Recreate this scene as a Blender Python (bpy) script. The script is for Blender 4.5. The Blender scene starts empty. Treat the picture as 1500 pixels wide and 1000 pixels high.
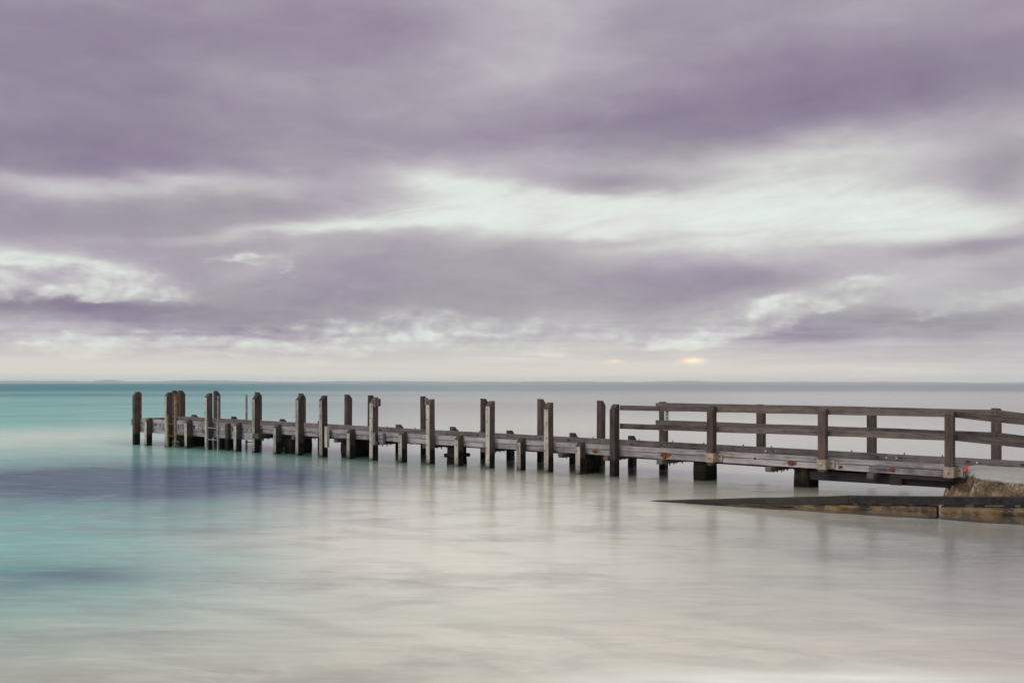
import bpy, bmesh, math, random
from mathutils import Vector, Matrix

R = math.radians
rng = random.Random(7)
scene = bpy.context.scene
col = scene.collection

# ------------------------------------------------------------------ camera
cam = bpy.data.cameras.new("camera")
cam.lens = 35.0
cam.sensor_width = 36.0
cam.shift_y = 61.0 / 1500.0
cam.clip_start = 0.1
cam.clip_end = 60000.0
cam_o = bpy.data.objects.new("camera", cam)
cam_o.location = (0, 0, 2.57)
cam_o.rotation_euler = (R(90), 0, 0)
col.objects.link(cam_o)
scene.camera = cam_o

# ------------------------------------------------------------------ render / exposure
scene.view_settings.view_transform = 'Standard'
scene.view_settings.look = 'None'
scene.view_settings.gamma = 1.0
scene.view_settings.exposure = 0.0
scene.view_settings.use_curve_mapping = False
scene.cycles.use_denoising = True
scene.cycles.max_bounces = 6
scene.cycles.volume_bounces = 1

# ------------------------------------------------------------------ node maths helper
class V:
    """A scalar socket that can be added, multiplied ... each operation adds a Math node."""
    def __init__(s, nt, sock): s.nt, s.s = nt, sock
    def op(s, name, *others, clamp=False):
        n = s.nt.nodes.new('ShaderNodeMath'); n.operation = name; n.use_clamp = clamp
        for i, a in enumerate((s,) + others):
            if isinstance(a, V): s.nt.links.new(a.s, n.inputs[i])
            else: n.inputs[i].default_value = float(a)
        return V(s.nt, n.outputs[0])
    def __add__(s, o): return s.op('ADD', o)
    __radd__ = __add__
    def __sub__(s, o): return s.op('SUBTRACT', o)
    def __rsub__(s, o): return (s * -1.0) + o
    def __mul__(s, o): return s.op('MULTIPLY', o)
    __rmul__ = __mul__
    def __truediv__(s, o): return s.op('DIVIDE', o)
    def exp(s): return s.op('EXPONENT')
    def clamp(s): return s.op('ADD', 0.0, clamp=True)
    def min(s, o): return s.op('MINIMUM', o)
    def max(s, o): return s.op('MAXIMUM', o)
    def smooth(s, a, b):
        n = s.nt.nodes.new('ShaderNodeMapRange'); n.interpolation_type = 'SMOOTHSTEP'
        lo, hi, t0, t1 = (a, b, 0.0, 1.0) if a < b else (b, a, 1.0, 0.0)
        s.nt.links.new(s.s, n.inputs[0])
        n.inputs[1].default_value = lo; n.inputs[2].default_value = hi
        n.inputs[3].default_value = t0; n.inputs[4].default_value = t1
        return V(s.nt, n.outputs[0])

def combine(nt, x, y, z):
    n = nt.nodes.new('ShaderNodeCombineXYZ')
    for i, a in enumerate((x, y, z)):
        if isinstance(a, V): nt.links.new(a.s, n.inputs[i])
        else: n.inputs[i].default_value = a
    return n.outputs[0]

def separate(nt, vec):
    n = nt.nodes.new('ShaderNodeSeparateXYZ'); nt.links.new(vec, n.inputs[0])
    return [V(nt, o) for o in n.outputs]

def noise(nt, vec, scale=1.0, detail=4.0, rough=0.5, distortion=0.0):
    n = nt.nodes.new('ShaderNodeTexNoise'); nt.links.new(vec, n.inputs['Vector'])
    n.inputs['Scale'].default_value = scale; n.inputs['Detail'].default_value = detail
    n.inputs['Roughness'].default_value = rough; n.inputs['Distortion'].default_value = distortion
    return V(nt, n.outputs[0])

def ramp(nt, v, stops):
    n = nt.nodes.new('ShaderNodeValToRGB'); nt.links.new(v.s, n.inputs[0])
    e = n.color_ramp.elements
    e[0].position, e[0].color = stops[0][0], (*stops[0][1], 1)
    e[1].position, e[1].color = stops[-1][0], (*stops[-1][1], 1)
    for p, c in stops[1:-1]:
        k = e.new(p); k.color = (*c, 1)
    return n.outputs[0]

def mix(nt, f, a, b, mode='MIX'):
    n = nt.nodes.new('ShaderNodeMix'); n.data_type = 'RGBA'; n.blend_type = mode
    for i, x in ((0, f), (6, a), (7, b)):
        if isinstance(x, V): nt.links.new(x.s, n.inputs[i])
        elif hasattr(x, 'links') or isinstance(x, bpy.types.NodeSocket): nt.links.new(x, n.inputs[i])
        elif i == 0: n.inputs[0].default_value = x
        else: n.inputs[i].default_value = (*x, 1)
    return n.outputs[2]

# ------------------------------------------------------------------ sky: overcast evening cloud in front of the daylight sky
SUN_AZ, SUN_EL = R(238), R(32)           # soft light from behind the camera's left shoulder
world = bpy.data.worlds.new("World"); scene.world = world
world.use_nodes = True
nt = world.node_tree
for n in list(nt.nodes): nt.nodes.remove(n)
out = nt.nodes.new('ShaderNodeOutputWorld')
bg = nt.nodes.new('ShaderNodeBackground'); bg.inputs[1].default_value = 0.1
nt.links.new(bg.outputs[0], out.inputs[0])
sky = nt.nodes.new('ShaderNodeTexSky'); sky.sky_type = 'NISHITA'; sky.sun_disc = False
sky.sun_elevation = SUN_EL; sky.sun_rotation = SUN_AZ
tc = nt.nodes.new('ShaderNodeTexCoord')
d = tc.outputs['Generated']
dx, dy, dz = separate(nt, d)
az = dx.op('ARCTAN2', dy)                                     # 0 ahead, clockwise
el = dz.min(1.0).max(-1.0).op('ARCSINE')
UNIT = 14.58                                                  # angles in units of 1/14.58 rad
def ang(x, y):
    a = math.atan((x - 750) / 1458.0)
    return a * UNIT, math.atan((561 - y) / 1458.0 * math.cos(a)) * UNIT
# soft wind-drawn warping of the cloud edges, in direction space (seamless all round)
wv = combine(nt, dx * 3.0, dy * 3.0, dz * 9.0)
w1 = noise(nt, wv, 1.6, 5.0, 0.5) - 0.5
w2 = noise(nt, combine(nt, dx * 3.0 + 7.3, dy * 3.0 + 1.7, dz * 9.0 + 3.1), 1.9, 6.0, 0.55) - 0.5
A = az * UNIT + w1 * 2.0
Ev = el * UNIT + w2 * 0.75
fine = noise(nt, combine(nt, dx * 6.0, dy * 6.0, dz * 16.0), 2.2, 7.0, 0.58, 0.4) - 0.5
broad = noise(nt, combine(nt, dx * 2.0 + 4.0, dy * 2.0, dz * 6.0), 1.5, 3.0, 0.5) - 0.5
# (centre x, centre y, radius x, radius y, amount, tilt) of the cloud masses and breaks, as seen ahead
BLOBS = [
    (240, 95, 260, 75, -0.19, 3), (60, 225, 330, 34, -0.28, -2), (20, 60, 180, 90, -0.08, 0), (530, 25, 170, 45, -0.13, 0), (420, 190, 330, 40, -0.10, 0),
    (420, 135, 200, 22, 0.07, -6), (790, 60, 110, 90, 0.15, 10), (1110, 150, 260, 48, -0.20, 2), (1010, 60, 120, 50, -0.08, 0), (900, 190, 220, 24, -0.12, 0),
    (1300, 130, 200, 60, -0.10, 6), (1440, 90, 120, 60, -0.06, 0), (1330, 215, 190, 26, 0.16, 8), (1120, 235, 140, 20, 0.10, 0),
    (90, 268, 120, 13, 0.20, 0), (310, 270, 150, 15, 0.28, 2), (560, 245, 200, 14, 0.08, 4),
    (130, 326, 260, 27, -0.19, 0), (400, 305, 130, 18, -0.10, 4),
    (420, 340, 170, 7, 0.22, 5), (620, 300, 180, 34, 0.22, 12), (560, 325, 150, 14, 0.17, 6), (660, 262, 70, 20, 0.22, 0), (760, 303, 130, 30, 0.17, 0),
    (930, 316, 180, 38, 0.20, -2), (1130, 318, 200, 52, 0.25, 0), (1300, 312, 130, 46, 0.14, 0), (1200, 290, 160, 22, 0.08, 0),
    (850, 262, 100, 14, -0.16, -6), (950, 276, 80, 14, -0.20, -6), (1060, 262, 140, 12, -0.05, 0), (930, 347, 70, 6, -0.14, 0),
    (620, 385, 330, 30, -0.09, -2), (960, 395, 220, 32, -0.09, -8), (330, 430, 240, 34, -0.15, 0), (780, 440, 300, 26, -0.13, 2), (1050, 425, 130, 20, -0.10, 6),
    (30, 392, 90, 20, 0.30, -6), (135, 405, 80, 18, 0.20, -8), (215, 420, 60, 18, 0.16, -8), (368, 382, 40, 14, 0.14, 10),
    (160, 450, 150, 13, -0.28, 0), (420, 477, 90, 10, -0.22, 0), (40, 455, 90, 12, -0.16, 0),
    (585, 486, 75, 18, 0.16, 4), (480, 497, 90, 12, 0.12, 0), (700, 492, 110, 14, 0.12, 0), (850, 490, 100, 14, 0.10, 0), (1100, 475, 70, 16, 0.30, 16), (1260, 425, 110, 18, 0.16, 8),
    (1310, 474, 170, 14, -0.26, 2), (1120, 497, 120, 5, -0.18, 0), (1400, 366, 90, 12, -0.26, 0), (1480, 250, 50, 34, -0.22, 0),
    (1440, 318, 80, 22, 0.24, 8), (1450, 395, 60, 8, -0.10, 0), (1440, 438, 80, 9, 0.18, 6),
    (100, 486, 120, 9, 0.16, 0), (260, 496, 120, 7, 0.12, 0), (1330, 515, 220, 8, -0.06, 0), (250, 515, 90, 6, -0.12, 0),
]
def gauss(cx, cy, rx, ry, tilt, aa, ee):
    a0, e0 = ang(cx, cy)
    c, s = math.cos(R(tilt)), math.sin(R(tilt))
    p, q = aa - a0, ee - e0
    u = (p * c + q * s) * (100.0 / rx)
    v = (q * c - p * s) * (100.0 / ry)
    return ((u * u + v * v) * -0.7).exp()
L = fine * 0.26 + broad * 0.16 + 0.47 - dz.smooth(0.16, 0.30) * 0.075 + dz.smooth(0.36, 0.75) * 0.44 + dy.smooth(0.5, -0.3) * 0.10
for cx, cy, rx, ry, k, tilt in BLOBS:
    L = L + gauss(cx, cy, rx, ry, tilt, A, Ev) * k
# small heaped cloud tops in the belt above the horizon
belt = gauss(600, 470, 900, 60, 0, az * UNIT, el * UNIT)
# heaped cumulus tops: a billowed field with crisp outlines, lit from the upper left (the field minus itself a little higher)
def billow(ox, oz):
    n = nt.nodes.new('ShaderNodeTexVoronoi'); n.feature = 'F1'
    n.inputs['Scale'].default_value = 1.0; n.inputs['Detail'].default_value = 2.0
    n.inputs['Roughness'].default_value = 0.48; n.inputs['Lacunarity'].default_value = 2.1; n.normalize = True
    nt.links.new(combine(nt, dx * 21.0 + w1 * 2.0 + ox, dy * 21.0, dz * 40.0 + w2 * 2.0 + oz), n.inputs['Vector'])
    return 1.0 - V(nt, n.outputs[0])
b0 = billow(0.0, 0.0)
lit = b0 - billow(-0.10, 0.22)
ax, ey = az * UNIT, el * UNIT
gap = noise(nt, combine(nt, dx * 9.0 + 3.0, dy * 9.0, dz * 24.0 + 2.0), 1.3, 6.0, 0.60) - 0.5
gap2 = noise(nt, combine(nt, dx * 7.0 + 1.0, dy * 7.0 + 4.0, dz * 17.0 + 6.0), 1.5, 6.0, 0.60) - 0.5
hx, hy = ax + gap2 * 3.2, ey + gap * 1.1
heap = gauss(560, 488, 140, 24, 4, hx, hy) + gauss(850, 494, 140, 15, 0, hx, hy) * 0.75 + gauss(50, 400, 120, 26, -4, hx, hy) * 0.95 + gauss(205, 418, 70, 20, -6, hx, hy) * 0.75 \
    + gauss(1100, 474, 90, 20, 14, hx, hy) * 0.85 + gauss(368, 383, 40, 15, 10, hx, hy) * 0.85 + gauss(90, 496, 200, 16, 0, hx, hy) * 0.7 + gauss(330, 505, 140, 13, 0, hx, hy) * 0.65 + gauss(1450, 438, 90, 14, 6, hx, hy) * 0.7 + gauss(1230, 420, 110, 20, 12, hx, hy) * 0.6
crisp = (heap + (b0 - 0.62) * 1.2 + gap * 0.9).smooth(0.30, 0.92) * heap.smooth(0.08, 0.70)
body = lit * 1.35 + (b0 - 0.62) * 0.55 + 0.615 + gap * 0.85 + gap2 * 0.5
L = L * (1.0 - crisp * 0.64) + body * (crisp * 0.64)
L = L + lit * belt * 0.20
wisp = noise(nt, combine(nt, dx * 5.0 + dz * 3.0, dy * 5.0, dz * 30.0 - dx * 4.0), 1.6, 6.0, 0.6, 1.2) - 0.5
L = L + wisp * L.smooth(0.45, 0.85) * 0.44
hz = el.smooth(R(2.8), R(0.3))
strat = noise(nt, combine(nt, dx * 4.0, dy * 4.0, dz * 75.0), 1.6, 6.0, 0.58, 0.3) - 0.5
L = L * (1.0 - hz * 0.8) + hz * (0.665 * 0.8)
L = L + strat * el.smooth(R(5.0), R(2.0)) * 0.55
cloud = ramp(nt, L.clamp(), [
    (0.00, (0.212, 0.166, 0.262)), (0.20, (0.288, 0.242, 0.332)), (0.36, (0.374, 0.328, 0.402)), (0.50, (0.468, 0.428, 0.484)),
    (0.64, (0.585, 0.572, 0.580)), (0.80, (0.715, 0.760, 0.718)), (1.00, (0.810, 0.925, 0.835))])
ashen = ramp(nt, L.clamp(), [
    (0.00, (0.245, 0.228, 0.262)), (0.20, (0.320, 0.305, 0.328)), (0.36, (0.400, 0.392, 0.402)), (0.50, (0.490, 0.490, 0.485)),
    (0.64, (0.600, 0.604, 0.592)), (0.80, (0.735, 0.765, 0.722)), (1.00, (0.830, 0.925, 0.842))])
hue = noise(nt, combine(nt, dx * 3.0 + 2.0, dy * 3.0, dz * 11.0 + 5.0), 1.5, 4.0, 0.55)
cloud = mix(nt, ((hue.smooth(0.40, 0.64) * 0.62 + (dx * 0.30)) * (1.0 - dz.smooth(0.17, 0.30) * 0.70) + L.smooth(0.55, 0.72) * 0.5).clamp(), cloud, ashen)
rosy = noise(nt, combine(nt, dx * 2.4 + 8.0, dy * 2.4, dz * 7.0), 1.6, 3.0, 0.5).smooth(0.46, 0.68)
cloud = mix(nt, rosy * el.smooth(R(3.0), R(8.0)) * 0.12, cloud, mix(nt, 1.0, cloud, (1.06, 0.955, 1.02), 'MULTIPLY'))
warm = hz * (gauss(60, 545, 480, 200, 0, az * UNIT, el * UNIT) + gauss(990, 548, 330, 200, 0, az * UNIT, el * UNIT) * 0.8 + 0.15)
cloud = mix(nt, warm * 0.75, cloud, (0.860, 0.775, 0.660))
glow = gauss(1015, 528, 13, 3.6, 0, az * UNIT, el * UNIT) + gauss(900, 529, 9, 2.2, 0, az * UNIT, el * UNIT) * 0.5
cloud = mix(nt, glow.clamp() * 0.9, cloud, (1.25, 1.02, 0.72))
lift = nt.nodes.new('ShaderNodeVectorMath'); lift.operation = 'SCALE'; lift.inputs[3].default_value = 10.0
nt.links.new(cloud, lift.inputs[0])
thin = L.smooth(0.75, 1.05) * 0.08
nt.links.new(mix(nt, thin, lift.outputs[0], sky.outputs[0]), bg.inputs[0])

sun = bpy.data.lights.new("sun", 'SUN'); sun.energy = 1.5; sun.angle = R(22); sun.color = (1.0, 0.95, 0.88)
sun_o = bpy.data.objects.new("sun", sun); col.objects.link(sun_o)
sd = Vector((math.sin(SUN_AZ) * math.cos(SUN_EL), math.cos(SUN_AZ) * math.cos(SUN_EL), math.sin(SUN_EL)))
sun_o.rotation_euler = sd.to_track_quat('Z', 'Y').to_euler()

# ------------------------------------------------------------------ materials
def new_mat(name):
    m = bpy.data.materials.new(name); m.use_nodes = True
    nt = m.node_tree
    b = nt.nodes['Principled BSDF']
    return m, nt, b

def bump(nt, b, h, strength=0.4, dist=0.01):
    n = nt.nodes.new('ShaderNodeBump'); n.inputs['Strength'].default_value = strength
    n.inputs['Distance'].default_value = dist
    nt.links.new(h.s, n.inputs['Height']); nt.links.new(n.outputs[0], b.inputs['Normal'])

def timber(name, axis, dark, light, tide=True, rust=0.0, green=0.0, tide_lo=0.40, tide_hi=0.52):
    m, nt, b = new_mat(name)
    tcn = nt.nodes.new('ShaderNodeTexCoord'); oi = nt.nodes.new('ShaderNodeObjectInfo')
    rnd = V(nt, oi.outputs['Random'])
    x, y, z = separate(nt, tcn.outputs['Object'])
    s = [26.0, 26.0, 26.0]; s[axis] = 1.3
    grain = noise(nt, combine(nt, x * s[0] + rnd * 91.0, y * s[1] + rnd * 37.0, z * s[2] + rnd * 53.0), 1.0, 6.0, 0.62, 0.5)
    s2 = [70.0, 70.0, 70.0]; s2[axis] = 1.6
    fine = noise(nt, combine(nt, x * s2[0] + rnd * 21.0, y * s2[1] + rnd * 67.0, z * s2[2]), 1.0, 4.0, 0.6)
    blot = noise(nt, combine(nt, x + rnd * 31.0, y + rnd * 17.0, z), 2.6, 5.0, 0.6)
    f = grain * 1.25 + fine * 0.75 + blot * 0.9 + rnd * 0.40 - 1.20
    c = ramp(nt, f.clamp(), [(0.0, dark), (0.45, tuple(0.5 * (p + q) for p, q in zip(dark, light))), (1.0, light)])
    # drying cracks
    s3 = [16.0, 16.0, 16.0]; s3[axis] = 0.55
    crack = noise(nt, combine(nt, x * s3[0] + rnd * 11.0, y * s3[1] + rnd * 77.0, z * s3[2] + rnd * 5.0), 1.0, 2.0, 0.5)
    crack = (crack - 0.5).op('ABSOLUTE').smooth(0.013, 0.002)
    c = mix(nt, crack * 0.55, c, (0.025, 0.021, 0.019))
    if rust > 0:
        rr = noise(nt, combine(nt, x * 3.0 + rnd * 61.0, y * 3.0, z * 1.2 + rnd * 9.0), 1.6, 5.0, 0.65).smooth(0.56, 0.72)
        c = mix(nt, rr * rust, c, (0.17, 0.062, 0.022))
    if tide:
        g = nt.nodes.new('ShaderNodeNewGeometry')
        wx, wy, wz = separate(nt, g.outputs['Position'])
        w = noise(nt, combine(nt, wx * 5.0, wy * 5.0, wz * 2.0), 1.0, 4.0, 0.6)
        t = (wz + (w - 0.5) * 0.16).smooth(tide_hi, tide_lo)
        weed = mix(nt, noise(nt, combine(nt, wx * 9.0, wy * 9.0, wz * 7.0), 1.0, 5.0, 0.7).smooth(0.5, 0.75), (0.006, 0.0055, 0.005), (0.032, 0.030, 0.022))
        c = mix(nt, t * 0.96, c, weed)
    nt.links.new(c, b.inputs['Base Color'])
    b.inputs['Roughness'].default_value = 0.85
    b.inputs['Specular IOR Level'].default_value = 0.25
    bump(nt, b, grain * 0.6 + fine * 0.5 - crack * 1.5, 0.55, 0.012)
    return m

M = {}
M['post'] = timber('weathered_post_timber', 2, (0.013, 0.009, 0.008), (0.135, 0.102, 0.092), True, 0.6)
M['pale_lit'] = timber('pale_lit_timber', 2, (0.150, 0.127, 0.112), (0.590, 0.550, 0.505), True, 0.4, tide_lo=-0.06, tide_hi=0.26)  # paler copy of the post timber, with the light on outer faces painted in
M['beam'] = timber('grey_beam_timber', 0, (0.070, 0.060, 0.063), (0.460, 0.420, 0.442), False, 0.15)
M['kerb_far'] = timber('brown_grey_beam_timber', 0, (0.036, 0.029, 0.029), (0.250, 0.214, 0.222), False, 0.2)
M['rail'] = timber('grey_rail_timber', 0, (0.022, 0.016, 0.015), (0.175, 0.142, 0.138), False, 0.1)
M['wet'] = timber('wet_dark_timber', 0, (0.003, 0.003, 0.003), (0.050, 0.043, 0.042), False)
M['cross'] = timber('crosshead_timber', 1, (0.030, 0.024, 0.022), (0.150, 0.125, 0.110), False, 0.5)
M['plank'] = timber('deck_plank_timber', 1, (0.090, 0.080, 0.078), (0.300, 0.280, 0.275), False)

def plain(name, c1, c2, scale=6.0, rough=0.7, metal=0.0, bumps=0.3, dist=0.01):
    m, nt, b = new_mat(name)
    tcn = nt.nodes.new('ShaderNodeTexCoord'); oi = nt.nodes.new('ShaderNodeObjectInfo')
    x, y, z = separate(nt, tcn.outputs['Object'])
    n = noise(nt, combine(nt, x + V(nt, oi.outputs['Random']) * 43.0, y, z), scale, 7.0, 0.65)
    nt.links.new(ramp(nt, n, [(0.38, c1), (0.62, c2)]), b.inputs['Base Color'])
    b.inputs['Roughness'].default_value = rough; b.inputs['Metallic'].default_value = metal
    bump(nt, b, n, bumps, dist)
    return m
M['rust'] = plain('rusted_steel', (0.045, 0.016, 0.008), (0.260, 0.085, 0.022), 14.0, 0.85)
M['rust_bright'] = plain('orange_rust', (0.018, 0.009, 0.006), (0.240, 0.062, 0.014), 13.0, 0.9)
M['brown'] = plain('rust_stained_stile', (0.100, 0.060, 0.035), (0.270, 0.180, 0.110), 10.0, 0.85)
M['galv'] = plain('dull_galvanised_steel', (0.120, 0.116, 0.112), (0.280, 0.274, 0.264), 9.0, 0.6, 0.2)
M['bracket'] = plain('tan_painted_steel', (0.210, 0.165, 0.120), (0.340, 0.285, 0.220), 9.0, 0.7)
M['bolt'] = plain('dark_bolt_steel', (0.020, 0.017, 0.015), (0.070, 0.055, 0.045), 30.0, 0.6)
M['boltlight'] = plain('bright_bolt_steel', (0.420, 0.400, 0.370), (0.600, 0.580, 0.540), 30.0, 0.5)
M['white'] = plain('white_sign_enamel', (0.620, 0.610, 0.580), (0.740, 0.730, 0.700), 8.0, 0.5)
M['black'] = plain('black_sign_paint', (0.015, 0.015, 0.016), (0.030, 0.030, 0.030), 8.0, 0.5)
M['red'] = plain('red_plastic', (0.500, 0.020, 0.015), (0.620, 0.040, 0.025), 8.0, 0.5)

def pier_mat():
    m, nt, b = new_mat('algae_dark_concrete')
    g = nt.nodes.new('ShaderNodeNewGeometry')
    x, y, z = separate(nt, g.outputs['Position'])
    n = noise(nt, g.outputs['Position'], 3.5, 7.0, 0.65)
    st = noise(nt, combine(nt, x * 7.0, y * 7.0, z * 0.8), 1.0, 5.0, 0.6)
    c = ramp(nt, (n * 0.5 + st * 0.6 - 0.05).clamp(), [(0.25, (0.005, 0.004, 0.0035)), (0.55, (0.026, 0.020, 0.014)), (0.8, (0.085, 0.065, 0.046))])
    t = (z + (n - 0.5) * 0.3).smooth(0.36, 0.10)
    nt.links.new(mix(nt, t, c, (0.008, 0.008, 0.006)), b.inputs['Base Color'])
    b.inputs['Roughness'].default_value = 0.9; b.inputs['Specular IOR Level'].default_value = 0.1
    bump(nt, b, n, 0.5, 0.02)
    return m
M['pier'] = pier_mat()

def ramp_edge_mat():
    m, nt, b = new_mat('stained_ramp_concrete')
    g = nt.nodes.new('ShaderNodeNewGeometry')
    x, y, z = separate(nt, g.outputs['Position'])
    n = noise(nt, g.outputs['Position'], 2.2, 8.0, 0.65)
    st = noise(nt, combine(nt, x * 4.0, y * 4.0, z * 1.2), 1.0, 6.0, 0.65)
    pit = noise(nt, g.outputs['Position'], 26.0, 4.0, 0.6)
    c = ramp(nt, (n * 0.55 + st * 0.6 - 0.08).clamp(), [(0.38, (0.010, 0.007, 0.005)), (0.45, (0.058, 0.032, 0.013)), (0.52, (0.150, 0.084, 0.032)), (0.60, (0.150, 0.108, 0.058)), (0.70, (0.260, 0.200, 0.125))])
    c = mix(nt, pit.smooth(0.60, 0.70) * 0.7, c, (0.030, 0.022, 0.015))
    t = (z + (n - 0.5) * 0.22).smooth(0.13, 0.02)
    nt.links.new(mix(nt, t * 0.8, c, (0.050, 0.034, 0.020)), b.inputs['Base Color'])
    b.inputs['Roughness'].default_value = 0.6
    bump(nt, b, n + pit * 0.5, 0.5, 0.03)
    return m
M['ramp_edge'] = ramp_edge_mat()

def slab_mat():
    m, nt, b = new_mat('wet_ramp_surface')
    g = nt.nodes.new('ShaderNodeNewGeometry')
    x, y, z = separate(nt, g.outputs['Position'])
    n = noise(nt, combine(nt, x * 0.8, y * 2.0, 0.0), 1.0, 6.0, 0.6)
    nt.links.new(ramp(nt, n, [(0.3, (0.420, 0.350, 0.320)), (0.7, (0.560, 0.490, 0.450))]), b.inputs['Base Color'])
    b.inputs['Roughness'].default_value = 0.28
    return m
M['slab'] = slab_mat()

def abutment_mat():
    m, nt, b = new_mat('sandy_topped_concrete')
    g = nt.nodes.new('ShaderNodeNewGeometry')
    x, y, z = separate(nt, g.outputs['Position'])
    n = noise(nt, g.outputs['Position'], 1.9, 8.0, 0.70)
    pit = noise(nt, g.outputs['Position'], 22.0, 5.0, 0.65)
    side = ramp(nt, (n * 0.8 + pit * 0.4 - 0.1).clamp(), [(0.38, (0.014, 0.009, 0.006)), (0.48, (0.085, 0.054, 0.029)), (0.56, (0.160, 0.112, 0.068)), (0.63, (0.340, 0.285, 0.220))])
    top = ramp(nt, pit, [(0.3, (0.270, 0.250, 0.240)), (0.7, (0.430, 0.405, 0.390))])
    t = (z + (n - 0.5) * 0.06).smooth(0.465, 0.535)
    nt.links.new(mix(nt, t, side, top), b.inputs['Base Color'])
    b.inputs['Roughness'].default_value = 0.9
    bump(nt, b, n + pit * 0.6, 0.6, 0.04)
    return m
M['abutment'] = abutment_mat()

def hills_mat():
    m, nt, b = new_mat('far_scrub')
    g = nt.nodes.new('ShaderNodeNewGeometry')
    n = noise(nt, g.outputs['Position'], 0.02, 5.0, 0.6)
    nt.links.new(ramp(nt, n, [(0.3, (0.045, 0.050, 0.040)), (0.7, (0.110, 0.100, 0.080))]), b.inputs['Base Color'])
    b.inputs['Roughness'].default_value = 0.95
    return m
M['hills'] = hills_mat()

def water_mat():
    m, nt, b = new_mat('milky_sea_water')
    g = nt.nodes.new('ShaderNodeNewGeometry')
    x, y, z = separate(nt, g.outputs['Position'])
    wob = noise(nt, combine(nt, x * 0.09, y * 0.12, 0.0), 1.0, 4.0, 0.55) - 0.5
    wob2 = noise(nt, combine(nt, x * 0.02 + 5.0, y * 0.028, 1.3), 1.0, 4.0, 0.55) - 0.5
    # deeper turquoise water off to seaward, pale sand shallows towards the ramp
    dep = (x + y * 0.195 + wob * 3.4) / (y * 0.085 + 1.6)
    teal = dep.smooth(1.6, -1.2) * y.smooth(7.0, 14.0)
    far = y.smooth(110.0, 420.0)
    sand = mix(nt, (x * 0.20 + y * -0.045 + wob * 0.8).smooth(-0.5, 0.9), (0.365, 0.342, 0.290), (0.450, 0.382, 0.370))
    tcol = mix(nt, (wob * 1.8 + 0.5).clamp(), (0.030, 0.320, 0.308), (0.160, 0.500, 0.465))
    c = mix(nt, teal, sand, tcol)
    def blob(cx, cy, rx, ry, k=4.0):
        p = (x - cx + wob * k) * (1.0 / rx); q = (y - cy + wob * k * 1.2) * (1.0 / ry)
        return ((p * p + q * q) * -1.0).exp()
    patch = noise(nt, combine(nt, x * 0.35, y * 0.5, 4.0), 1.0, 6.0, 0.6)
    swirl = noise(nt, combine(nt, x * 0.50 + y * 0.14, y * 0.85 + x * 0.12, 7.0), 1.0, 5.0, 0.55, 1.2)
    # pale patches: the bright sky's reflection put into the water colour
    glare = blob(0.0, 19.0, 4.4, 8.5) * 1.7 + blob(1.2, 9.2, 4.5, 1.6) * 0.40 + blob(-24.0, 46.0, 10.0, 11.0) * 0.55 + blob(8.0, 60.0, 22.0, 26.0, 8.0) * 0.9
    c = mix(nt, (glare * (patch * 0.9 + 0.45)).clamp() * 0.92, c, (0.98, 0.895, 0.770))
    # darker drifts of weed and stirred sand
    c = mix(nt, (patch.smooth(0.48, 0.70) * y.smooth(60.0, 20.0)) * 0.45, c, (0.215, 0.205, 0.20))
    c = mix(nt, swirl.smooth(0.48, 0.66) * y.smooth(45.0, 20.0) * 0.24, c, (0.235, 0.230, 0.225))
    c = mix(nt, swirl.smooth(0.46, 0.32) * y.smooth(45.0, 20.0) * (1.0 - teal * 0.6) * 0.22, c, (0.90, 0.87, 0.78))
    # greyer water off the ramp's side
    c = mix(nt, blob(7.0, 15.6, 5.0, 4.0, 2.0) * (patch * 0.8 + 0.5) * 0.75, c, (0.205, 0.215, 0.205))
    # seagrass beds
    grass = blob(-8.0, 25.6, 4.8, 5.2) * 0.95 + blob(-14.0, 28.0, 7.5, 6.0) * 0.8 + blob(-6.2, 13.0, 1.6, 0.9) * 0.7 + blob(-85.0, 215.0, 80.0, 40.0) * 0.6 + blob(-40.0, 122.0, 50.0, 18.0) * 0.25
    grass = (grass * (patch * 0.8 + 0.6)).clamp()
    c = mix(nt, grass * 0.88, c, (0.052, 0.062, 0.148))
    deep = mix(nt, (x / y).smooth(-0.32, 0.15), (0.020, 0.170, 0.215), (0.095, 0.140, 0.175))
    farm = (far + wob2 * 0.75 * y.smooth(80.0, 260.0)).clamp()
    c = mix(nt, farm, c, deep)
    # the jetty's dark reflection put into the water colour as a greenish strip
    jetty_refl = ((x - 2.83) * 0.606 + (y - 27.5) * 0.795 - 0.9 + wob * 1.5).op('ABSOLUTE').smooth(2.6, 0.7) * (x - 12.0).smooth(0.0, -3.0) * x.smooth(-21.0, -13.0)
    c = mix(nt, jetty_refl * 0.70, c, mix(nt, (x * 0.15).smooth(-0.6, 0.6), (0.055, 0.190, 0.180), (0.230, 0.245, 0.190)))
    # drawn-out swash streaks
    st = noise(nt, combine(nt, x * 0.9 + y * 0.35, y * 4.2, 0.0), 1.0, 7.0, 0.66, 0.3)
    c = mix(nt, st.smooth(0.46, 0.70) * patch * 0.28, c, (0.26, 0.25, 0.25))
    c = mix(nt, st.smooth(0.52, 0.34) * 0.10, c, (0.90, 0.88, 0.82))
    wash = (y + x * 0.57 - 23.4).op('ABSOLUTE').smooth(0.9, 0.1) * (x - 2.2).smooth(0.0, 1.0)
    c = mix(nt, wash * swirl.smooth(0.40, 0.55) * 0.6, c, (0.62, 0.68, 0.70))
    foam = (((x - 2.5) * 0.55) * ((x - 2.5) * 0.55) + ((y - 8.62) * 3.4) * ((y - 8.62) * 3.4)) * -1.0
    c = mix(nt, (foam.exp() * (st * 2.4 - 0.3)).clamp(), c, (0.95, 0.93, 0.88))
    nt.nodes.remove(b)
    dif = nt.nodes.new('ShaderNodeBsdfDiffuse'); nt.links.new(c, dif.inputs['Color'])
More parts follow.
